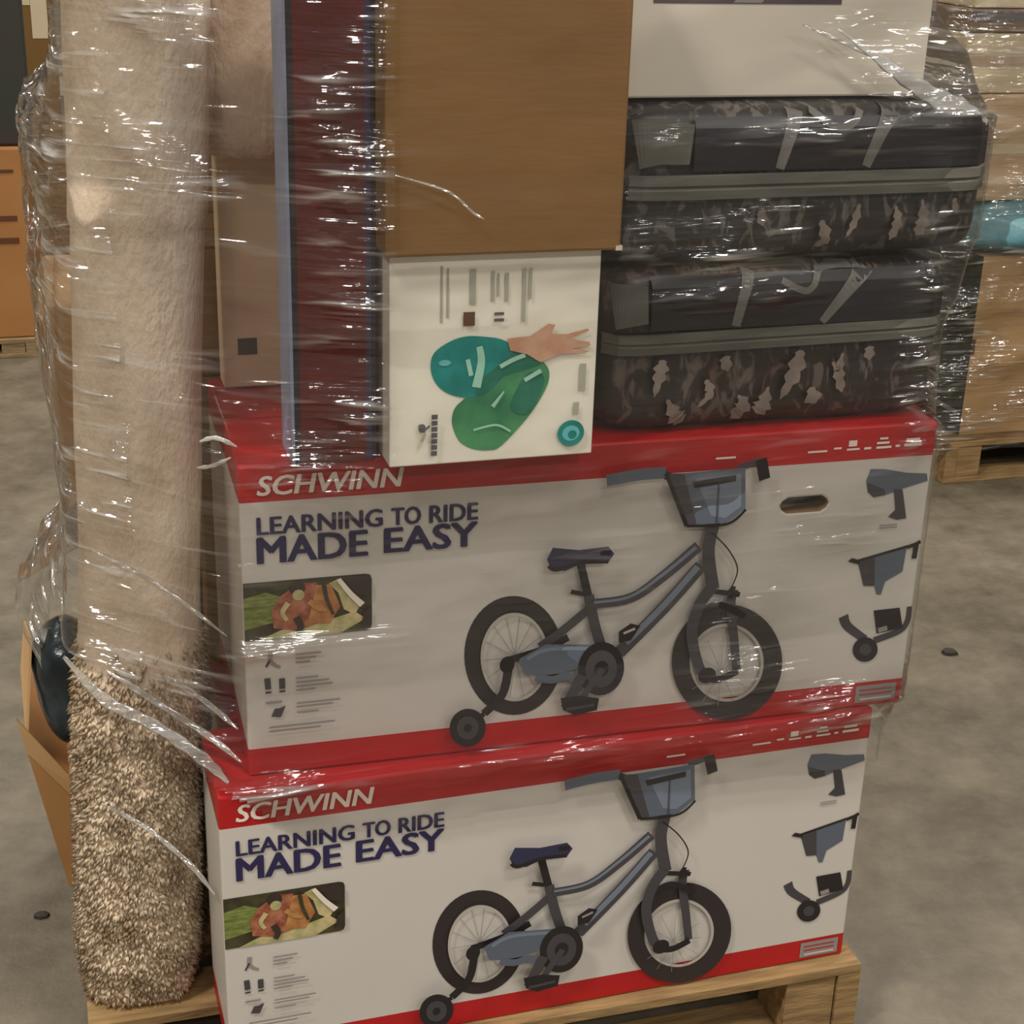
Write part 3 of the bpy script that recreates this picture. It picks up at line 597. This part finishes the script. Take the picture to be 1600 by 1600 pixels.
# ------------------------------------------------------------------ stretch film round the load
def film_material(name, gloss=.10, haze=.05, streak=.5, bump=1.0):
    M = bpy.data.materials.new(name); M.use_nodes = True; nt = M.node_tree; nt.nodes.clear()
    out = nt.nodes.new('ShaderNodeOutputMaterial'); tr = nt.nodes.new('ShaderNodeBsdfTransparent'); gl = nt.nodes.new('ShaderNodeBsdfGlossy'); df = nt.nodes.new('ShaderNodeBsdfDiffuse')
    tr.inputs[0].default_value = (.985, .985, .98, 1); gl.inputs['Roughness'].default_value = .11; gl.inputs['Color'].default_value = (.95, .95, .95, 1); df.inputs[0].default_value = (.82, .80, .77, 1)
    tc = nt.nodes.new('ShaderNodeTexCoord')
    def nz(scale, s, d, dist=0, ro=.5):
        mp = nt.nodes.new('ShaderNodeMapping'); mp.inputs['Scale'].default_value = scale; nt.links.new(tc.outputs['Object'], mp.inputs[0])
        n = nt.nodes.new('ShaderNodeTexNoise'); n.inputs['Scale'].default_value = s; n.inputs['Detail'].default_value = d; n.inputs['Distortion'].default_value = dist; n.inputs['Roughness'].default_value = ro
        nt.links.new(mp.outputs[0], n.inputs['Vector']); return n.outputs[0]
    def math_(op, a, b_=None, c=None, clamp=False):
        n = nt.nodes.new('ShaderNodeMath'); n.operation = op; n.use_clamp = clamp
        for i, v in enumerate((a, b_, c)):
            if v is None: continue
            if isinstance(v, (int, float)): n.inputs[i].default_value = v
            else: nt.links.new(v, n.inputs[i])
        return n.outputs[0]
    fine = nz((7, 7, 66), 1, 1.5, .3, .6)          # tight horizontal stretch lines
    crum = nz((6.5, 6.5, 18), 1, 2, .8, .6)         # crumples
    at = nt.nodes.new('ShaderNodeAttribute'); at.attribute_name = 'bunch_glare'; pmask = at.outputs['Fac']   # film bunching, plus glare spots painted in as gloss and pale haze
    h = math_('ADD', math_('MULTIPLY', fine, math_('MULTIPLY_ADD', pmask, 1.3, .12)), math_('MULTIPLY', crum, math_('MULTIPLY_ADD', pmask, 1.7, .12)))
    bp = nt.nodes.new('ShaderNodeBump'); bp.inputs['Strength'].default_value = bump; bp.inputs['Distance'].default_value = .024; nt.links.new(h, bp.inputs['Height'])
    nt.links.new(bp.outputs[0], gl.inputs['Normal']); nt.links.new(bp.outputs[0], df.inputs['Normal'])
    fr = nt.nodes.new('ShaderNodeFresnel'); fr.inputs[0].default_value = 1.5
    sm = nt.nodes.new('ShaderNodeMapRange'); sm.inputs[1].default_value = .56; sm.inputs[2].default_value = .74; nt.links.new(fine, sm.inputs[0])
    g = math_('ADD', math_('MULTIPLY', fr.outputs[0], math_('MULTIPLY_ADD', pmask, .6, .5)), math_('MULTIPLY_ADD', math_('MULTIPLY', sm.outputs[0], pmask), streak, math_('MULTIPLY_ADD', pmask, .10, gloss)), clamp=True)
    g = math_('MINIMUM', g, .75)
    m1 = nt.nodes.new('ShaderNodeMixShader'); nt.links.new(g, m1.inputs[0]); nt.links.new(tr.outputs[0], m1.inputs[1]); nt.links.new(gl.outputs[0], m1.inputs[2])
    hz = math_('MULTIPLY_ADD', math_('MULTIPLY', sm.outputs[0], pmask), streak*.6, haze)
    m2 = nt.nodes.new('ShaderNodeMixShader'); nt.links.new(hz, m2.inputs[0]); nt.links.new(m1.outputs[0], m2.inputs[1]); nt.links.new(df.outputs[0], m2.inputs[2])
    nt.links.new(m2.outputs[0], out.inputs[0])
    return M
FILM = film_material('stretch_film', .0, .014, .7, 1.0)
ROPE = film_material('stretch_film_bunched', .12, .12, .5, .4)
def hull(pts):
    pts = sorted(set(pts)); 
    def half(ps):
        h = []
        for p in ps:
            while len(h) > 1 and (h[-1][0]-h[-2][0])*(p[1]-h[-2][1])-(h[-1][1]-h[-2][1])*(p[0]-h[-2][0]) <= 0: h.pop()
            h.append(p)
        return h
    return half(pts)[:-1]+half(pts[::-1])[:-1]
def rrect(x0, x1, y0, y1, c=.03): return [(x0+c, y0), (x1-c, y0), (x1-c*.3, y0+c*.3), (x1, y0+c), (x1, y1-c), (x1-c, y1), (x0+c, y1), (x0, y1-c), (x0, y0+c)]
def rect(x0, x1, y0, y1): return [(x0, y0), (x1, y0), (x1, y1), (x0, y1)]
def rug_pts(z): return [(p.x, p.y) for p in (rug_point(2*math.pi*j/48, z, .009) for j in range(48))]
ITEMS = [(rect(-.05, .955, -.045, .38), .14, .60), (rect(0, 1.005, -.02, .39), .60, 1.062), (rect(.07, .19, -.014, .1), 1.06, 1.8), (rect(.188, .464, -.05, .1), 1.06, 1.34), (rect(.178, .483, -.068, .19), 1.335, 1.75),
         (rrect(.49, 1.014, .003, .4), 1.08, 1.28), (rrect(.5, 1.052, .003, .4), 1.315, 1.49), (rect(.5, .952, .045, .345), 1.507, 1.75), 
         (rect(-.226, 0, .47, .82), 1.06, 1.17), (rect(-.205, 0, .42, .82), 1.17, 1.45), (rect(-.20, 0, .47, .82), .86, 1.06), (rect(-.18, 0, .47, .82), .40, .86), (rect(-.292, -.2, .52, .68), .36, .66), (rect(-.31, 0, .47, .86), .36, .46), (rect(-.26, 0, .47, .86), .14, .36), (rect(-.01, 1.0, .42, .9), .14, 1.05), (rect(-.01, .5, .42, .85), 1.05, 1.64)]
CX, CY = .40, .38; NA, NZ = 520, 300; Z0, Z1 = .34, 1.80
prof = []
for i in range(NZ):
    z = Z0+(Z1-Z0)*i/(NZ-1); pts = list(rug_pts(z))
    for P, a0, a1 in ITEMS:
        if a0 <= z <= a1: pts += P
    H = hull(pts); row = []
    for j in range(NA):
        t = 2*math.pi*j/NA; d = (math.cos(t), math.sin(t)); best = 0
        for k in range(len(H)):
            x1, y1 = H[k][0]-CX, H[k][1]-CY; x2, y2 = H[(k+1) % len(H)][0]-CX, H[(k+1) % len(H)][1]-CY
            den = d[0]*(y2-y1)-d[1]*(x2-x1)
            if abs(den) < 1e-12: continue
            s = (x1*(y2-y1)-y1*(x2-x1))/den; q = (x1*d[1]-y1*d[0])/den
            if s > 0 and -1e-6 <= q <= 1+1e-6: best = max(best, s)
        row.append(best)
    prof.append(row)
import numpy as np
PR = np.array(prof); ENV = PR.copy(); K2 = 22
for a_ in range(0, K2+1, 2):
    up_ = PR[[max(0, i-a_) for i in range(NZ)]]
    for c_ in range(0, K2+1, 2):
        if a_+c_ == 0: continue
        dn_ = PR[[min(NZ-1, i+c_) for i in range(NZ)]]
        ENV = np.maximum(ENV, (up_*c_+dn_*a_)/(a_+c_))
K = 5; PADD = np.pad(ENV, ((K, K), (0, 0)), 'edge')
BL = sum(PADD[k:k+NZ] for k in range(2*K+1))/(2*K+1)
PD2 = np.pad(np.maximum(BL, PR), ((0, 0), (2, 2)), 'wrap'); BL2 = sum(PD2[:, k:k+NA] for k in range(5))/5
sm = np.maximum(BL2, PR).tolist()
V, F = [], []
for i in range(NZ):
    z = Z0+(Z1-Z0)*i/(NZ-1)
    for j in range(NA):
        t = 2*math.pi*j/NA; r = sm[i][j]+.005
        x, y = CX+r*math.cos(t), CY+r*math.sin(t)
        left = max(0, min(1, (.02-x)/.08))                               # loose film bulging round the rug side
        ring = math.exp(-((z-1.42-.15*(x+.1))/.06)**2)
        nn = noise.noise(Vector((x*9, y*9, z*13))); n3 = noise.noise(Vector((x*22+5, y*22, z*40)))
        r += left*(.004+.010*ring)*max(0, 1+1.6*nn) + (.0012+.004*left*ring)*(n3+.6*left)
        if x < -.12 and y > .22: r += (.010+.018*math.exp(-((z-1.32)/.14)**2))*max(0, noise.noise(Vector((y*3, 3.3, z*4.2)))+.35)*min(1, (y-.22)/.12)
        x, y = CX+r*math.cos(t), CY+r*math.sin(t)
        V.append((x, y, z))
def low_edge(x, y):
    """height of the film's lower edge round the load"""
    if y < .35: e = .52+.22*max(0, min(1, (.06-x)/.24))
    else: e = .62
    return e+.012*noise.noise(Vector((x*7, y*7, 0)))
for i in range(NZ-1):
    for j in range(NA):
        a = V[i*NA+j]
        if a[2] < low_edge(a[0], a[1]): continue
        F.append((i*NA+j, i*NA+(j+1) % NA, (i+1)*NA+(j+1) % NA, (i+1)*NA+j))
BLOBS = [(.13, 1.45, .06, .25, .9), (.13, 1.10, .06, .12, .8), (.13, 1.25, .06, .12, .8), (-.1, 1.42, .12, .07, 1), (-.08, 1.62, .14, .12, .75), (.08, 1.07, .06, .05, 1), (1.0, 1.52, .09, .05, 1.3), (1.0, 1.10, .05, .05, .9),
         (.85, .62, .22, .035, 1), (.5, .60, .4, .02, .5), (.05, .80, .14, .02, .9), (.03, .60, .06, .04, 1), (.62, 1.34, .12, .04, .9), (.72, 1.47, .18, .02, .6), (.70, 1.27, .12, .02, .8), (.9, 1.60, .1, .1, .5), (.75, .72, .08, .12, .5), (.85, .92, .12, .06, .35), (.6, .95, .3, .12, .2), (-.1, .85, .1, .2, .55), (-.1, 1.1, .1, .2, .35), (.3, 1.40, .25, .02, .35), (.98, 1.2, .04, .2, .7)]  # spots of bunched film and of glare painted onto it
def bunch_glare(p):
    x, y, z = p; v = 0
    for bx, bz, sx, sz, am in BLOBS: v = max(v, am*math.exp(-((x-bx)/sx)**2-((z-bz)/sz)**2))
    if x < -.13: v = max(v, .8+.5*max(0, min(1, (y-.24)/.1)))
    if y > .3 and x > -.1: v = .4
    if .19 < x < .48 and z > 1.08: v *= .3
    k = noise.noise(Vector((x*11, y*11, z*17)))*.9+.75
    return max(0, min(1, v*k))
root = empty('stretch_wrap', (0, 0, 0)); tag(root, 'clear wrinkled stretch film wrapped round the whole load on the pallet', 'stretch film')
o = mesh_obj('film_sheet', V, F, FILM, root, smooth=True)
bm = bmesh.new(); bm.from_mesh(o.data); bmesh.ops.delete(bm, geom=[v for v in bm.verts if not v.link_faces], context='VERTS'); bm.to_mesh(o.data); bm.free()
at = o.data.attributes.new('bunch_glare', 'FLOAT', 'POINT'); at.data.foreach_set('value', [bunch_glare(v.co) for v in o.data.vertices])
GLARE = film_material('stretch_film_glare', .3, .5, .3, .25)  # pale haze painted in for lamp glare and glints
def rope_or_glare(P, rad, flat=.35, M=None):
    P = smooth_path(P, 8); n = 8; V, F = [], []
    for i, p in enumerate(P):
        d = (Vector(P[min(i+1, len(P)-1)])-Vector(P[max(i-1, 0)])).normalized(); s = d.cross(Vector((0, -1, .1))).normalized(); u = s.cross(d).normalized()
        k = (rad if not isinstance(rad, list) else rad[0]+(rad[1]-rad[0])*min(1, i/(len(P)*.75)))*(1+.12*math.sin(i*1.7))*(.25+.75*min(1, 4*min(i, len(P)-1-i)/(len(P)-1)))
        for j in range(n):
            t = 2*math.pi*j/n; V.append(Vector(p)+s*k*math.cos(t)+u*k*flat*math.sin(t))
    F = [(i*n+j, i*n+(j+1) % n, (i+1)*n+(j+1) % n, (i+1)*n+j) for i in range(len(P)-1) for j in range(n)] + [tuple(range(n))[::-1], tuple(range((len(P)-1)*n, len(P)*n))]
    o = mesh_obj('film_rope_or_glare', V, F, M or ROPE, root, smooth=True); at = o.data.attributes.new('bunch_glare', 'FLOAT', 'POINT'); at.data.foreach_set('value', [.8]*len(V)); return o
rope_or_glare([(-.235, .16, .735), (-.185, .085, .70), (-.12, .068, .66), (-.055, .03, .615), (-.03, -.01, .60)], .009, .15)
rope_or_glare([(-.18, .085, .745), (-.12, .068, .70), (-.05, .04, .65), (-.01, .0, .625)], .005)
rope_or_glare([(-.10, .068, .735), (-.05, .045, .70), (-.012, .01, .672)], .004)
rope_or_glare([(-.20, .092, .53), (-.14, .068, .495), (-.085, .02, .455), (-.058, -.03, .435)], .004)
rope_or_glare([(.80, .022, 1.60), (.87, .016, 1.557), (.93, .012, 1.522), (.99, .008, 1.495), (1.035, .012, 1.478)], [.003, .017], .15, GLARE)  # pale strip standing in for lamp glare on the film tent
rope_or_glare([(.75, .024, 1.605), (.83, .020, 1.575), (.90, .016, 1.549)], .003, .3)
rope_or_glare([(.19, -.076, 1.44), (.253, -.077, 1.42), (.285, -.077, 1.394), (.30, -.077, 1.385)], .0016, .2)
rope_or_glare([(-.045, .015, 1.092), (-.025, .005, 1.099), (.0, -.005, 1.089)], .0030, .2, GLARE)  # added pale strip in the shape of a glint
rope_or_glare([(-.05, .02, 1.055), (-.03, .01, 1.060), (-.008, -.002, 1.074)], .0028, .2, GLARE)  # second painted glint strip
rope_or_glare([(-.19, .08, .93), (-.10, .08, .865), (-.02, .02, .81)], .003)

# ------------------------------------------------------------------ background, right side
pallet(2.50, 2.24, 1.1, 1.0, 'pale wooden pallet at the right edge under the tan wrapped carton', M=WOOD)
TAN = mat('bg_tan_card', (206, 170, 120), .6, rgb2=(192, 154, 104), scale=6, stretch=(.6, .6, 3)); BEI = mat('bg_beige', (196, 172, 148), .55, rgb2=(178, 152, 128), scale=8); PNK = mat('bg_greige', (176, 160, 148), .55, var=.08, scale=6); DKP = mat('bg_dark_panel', (44, 44, 40), .45, rgb2=(62, 68, 56), scale=14); BLU = mat('bg_blue_plastic', (88, 150, 166), .25, rgb2=(130, 176, 184), scale=14, bump=.6, bscale=14); CRM = mat('bg_cream', (220, 204, 172), .55, var=.06, scale=5); SHB = mat('bg_shadow_brown', (128, 106, 86), .6)
G = 'goods on the pallet at the right edge'
root = empty('wrapped_carton', (2.575, 2.30, .141)); tag(root, 'tan carton with a dark printed side at the right edge', 'carton', G)
mb = MB(); mb.box(0, .9, 0, .8, 0, .585, TAN, skip='l'); mb.face([(0, .8, 0), (0, 0, 0), (0, 0, .585), (0, .8, .585)], DKP); o = mb.build('carton_body', root); 
mb = MB(); mb.box(.0, .012, -.002, .0, .27, .32, BRN); mb.build('printed_mark', root)
mb = MB(); mb.box(-.001, 0, .02, .75, .06, .075, GREY); mb.build('strap', root)
root = empty('blue_bag', (2.44, 2.30, .727)); tag(root, 'pale blue plastic bag squashed between the cartons at the right edge', 'bag', G)
V = []; na, nz_ = 40, 9
for i in range(nz_):
    t = i/(nz_-1)
    for j in range(na):
        an = 2*math.pi*j/na; k = (1-abs(2*t-1)**3*.25)*rug_section(an, 1)*(1+.06*noise.noise(Vector((math.cos(an)*4, math.sin(an)*4, t*3))))
        V.append((.40+.46*k*math.cos(an), .34+.42*k*math.sin(an), .166*t))
F = [(i*na+j, i*na+(j+1) % na, (i+1)*na+(j+1) % na, (i+1)*na+j) for i in range(nz_-1) for j in range(na)] + [tuple(range(na))[::-1], tuple(range((nz_-1)*na, nz_*na))]
mesh_obj('bag_body', V, F, BLU, root, smooth=True)
def bgbox(name, label, x0, x1, y0, y1, z0, z1, M, group=G, line=None, cat='carton'):
    r_ = empty(name, (x0, y0, z0)); tag(r_, label, cat, group)
    box_obj('carton_body', 0, x1-x0, 0, y1-y0, 0, z1-z0, M, r_, .006)
    mb = MB(); mb.box(0.003, x1-x0-.003, -.0015, 0, (z1-z0)*.45, (z1-z0)*.45+.03, line or TAPE); mb.build('tape', r_)
    return r_
bgbox('wrapped_carton', 'cream wrapped carton directly above the blue plastic bag', 2.47, 3.4, 2.33, 3.1, .893, 1.21, mat('bg_cream_film', (214, 190, 156), .4, rgb2=(190, 158, 120), scale=9, stretch=(.5, .5, 4), bump=.4, bscale=12), line=CRM)
bgbox('wrapped_carton', 'narrow beige carton seen between the pale box and the right stack', 2.43, 2.75, 3.12, 3.5, .141, 1.40, BEI, line=SHB, group='cartons behind the right stack')
bgbox('wrapped_carton', 'wide cream carton third up in the stack at the right edge', 2.455, 3.4, 2.36, 3.1, 1.212, 1.385, CRM, line=BEI)
bgbox('wrapped_carton', 'dark brown flat carton high in the stack at the right edge', 2.46, 3.4, 2.37, 3.1, 1.387, 1.455, SHB, line=DKT)
bgbox('wrapped_carton', 'topmost tan carton of the stack at the right edge', 2.47, 3.4, 2.37, 3.1, 1.457, 1.75, CRM, line=SHB)
bgbox('wrapped_carton', 'tall greige carton standing farthest back behind the right stack', 2.30, 2.70, 3.6, 4.0, .001, 1.9, PNK, line=BEI, group='cartons behind the right stack')

root = empty('stretch_wrap', (0, 0, 0)); tag(root, 'cloudy stretch film round the stack on the right edge pallet', 'stretch film')
V, F = [], []; nu, nv = 90, 90
for i in range(nv):
    z = .10+1.6*i/(nv-1)
    for j in range(nu):
        q = j/(nu-1)*2.0
        if q < .8: x, y, nx, ny = 2.40, 3.1-q, -1, 0
        else: x, y, nx, ny = 2.40+(q-.8), 2.25, 0, -1
        cr_ = math.exp(-((q-.8)/.06)**2)
        d = .022*noise.noise(Vector((q*4, 7, z*9)))+.008*noise.noise(Vector((q*13, 2, z*30)))-.02*cr_+(.10*max(0, z-.75)*(nx == 0)*-.3)
        V.append((x+nx*d-(-1 if nx else 0)*0, y+ny*d, z))
F = [(i*nu+j, i*nu+j+1, (i+1)*nu+j+1, (i+1)*nu+j) for i in range(nv-1) for j in range(nu-1)]
o = mesh_obj('film_sheet', V, F, FILM, root, smooth=True)
at = o.data.attributes.new('bunch_glare', 'FLOAT', 'POINT'); at.data.foreach_set('value', [max(0, min(1, .62+.9*noise.noise(Vector((v.co.x*5, v.co.y*5, v.co.z*9))))) for v in o.data.vertices])

# ------------------------------------------------------------------ background, left side
pallet(-1.42, 4.24, 1.14, 1.0, 'weathered wooden pallet far behind the rug at the left edge', h=.075, M=WOOD_OLD)
KBL = mat('bg_kraft_left', (162, 112, 62), .7, rgb2=(150, 102, 54), scale=3)
root = empty('far_carton', (-1.4, 4.26, .076)); tag(root, 'orange tan carton at the left edge on the far pallet', 'carton', 'goods on the far left pallet')
box_obj('carton_body', 0, 1.12, 0, .8, 0, .72, KBL, root, .006)
DKB = mat('print_dark_brown', (86, 48, 22), .6)
for i, (z, h) in enumerate(((.63, .012), (.45, .02), (.365, .022))):
    mb = MB(); mb.box(.55, 1.09, -.002, -.0005, z, z+h, DKB); mb.build('printed_line', root)
DGN = mat('bg_dark_green', (44, 48, 40), .5, rgb2=(56, 42, 44), scale=3)
root = empty('dark_crate', (-1.4, 4.30, .798)); tag(root, 'dark green black crate on the orange tan carton at the left edge', 'crate', 'goods on the far left pallet')
mb = MB(); mb.box(0, 1.17, 0, .75, 0, .9, DGN); bevel(mb.build('crate_body', root), .01)
mb = MB(); mb.box(-.01, 1.18, -.01, .76, .86, .92, DGN); bevel(mb.build('lid', root), .01)
root = empty('tall_carton', (-.62, 5.6, 0)); tag(root, 'brown tall carton far behind the dark crate with a cream label', 'carton')
box_obj('carton_body', 0, .52, 0, .5, 0, 1.9, mat('bg_brown_tall', (128, 94, 46), .7, var=.15, scale=2), root, .006)
mb = MB(); mb.box(.27, .42, -.002, -.0005, 1.20, 1.40, CRM); mb.build('label', root); mb = MB(); mb.box(.421, .49, -.002, -.0005, 1.06, 1.27, CRM); mb.build('label', root)

# ------------------------------------------------------------------ small debris on the floor
DEB = mat('debris_dark', (52, 46, 42), .8)
def chip(x, y, s, label, M=DEB):
    V = []; n = 7
    for k, (h, q) in enumerate(((0, 1), (.35, .9), (.55, .45))):
        for j in range(n):
            t = 2*math.pi*j/n; w = q*(1+.35*noise.noise(Vector((x*9+math.cos(t), y*9+math.sin(t), k*.3)))); V.append((x+s*w*math.cos(t), y+s*.7*w*math.sin(t), s*h+.0005))
    F = [(k*n+j, k*n+(j+1) % n, (k+1)*n+(j+1) % n, (k+1)*n+j) for k in range(2) for j in range(n)]+[tuple(range(n))[::-1], tuple(range(2*n, 3*n))]
    o = mesh_obj('debris_scrap', V, F, M); tag(o, label, 'debris')
chip(-.317, .594, .015, 'small dark scrap on the concrete left of the crushed carton')
chip(1.880, 1.156, .022, 'dark scrap on the concrete to the right of the bicycle boxes')
# ------------------------------------------------------------------ high bay lamps, one unseen row added behind the camera
STEELM = mat('lamp_housing', (150, 150, 148), .4, metal=.6)
for k, (lx, ly) in enumerate(LAMPS):
    r_ = empty('ceiling_lamp', (lx, ly, LAMP_Z)); tag(r_, 'high bay ceiling lamp, %s of the %s row' % (('left', 'middle', 'right')[k % 3], ('second nearest', 'added nearest', 'third', 'farthest')[k//3]), 'lamp', 'high bay lamps')
    mb = MB(); mb.box(-.65, .65, -.28, .28, 0, .08, STEELM); bevel(mb.build('housing', r_), .01)
    for s in (-.5, .5):
        mb = MB(); mb.box(s-.006, s+.006, -.006, .006, .08, .8, STEELM); mb.build('hanger', r_)
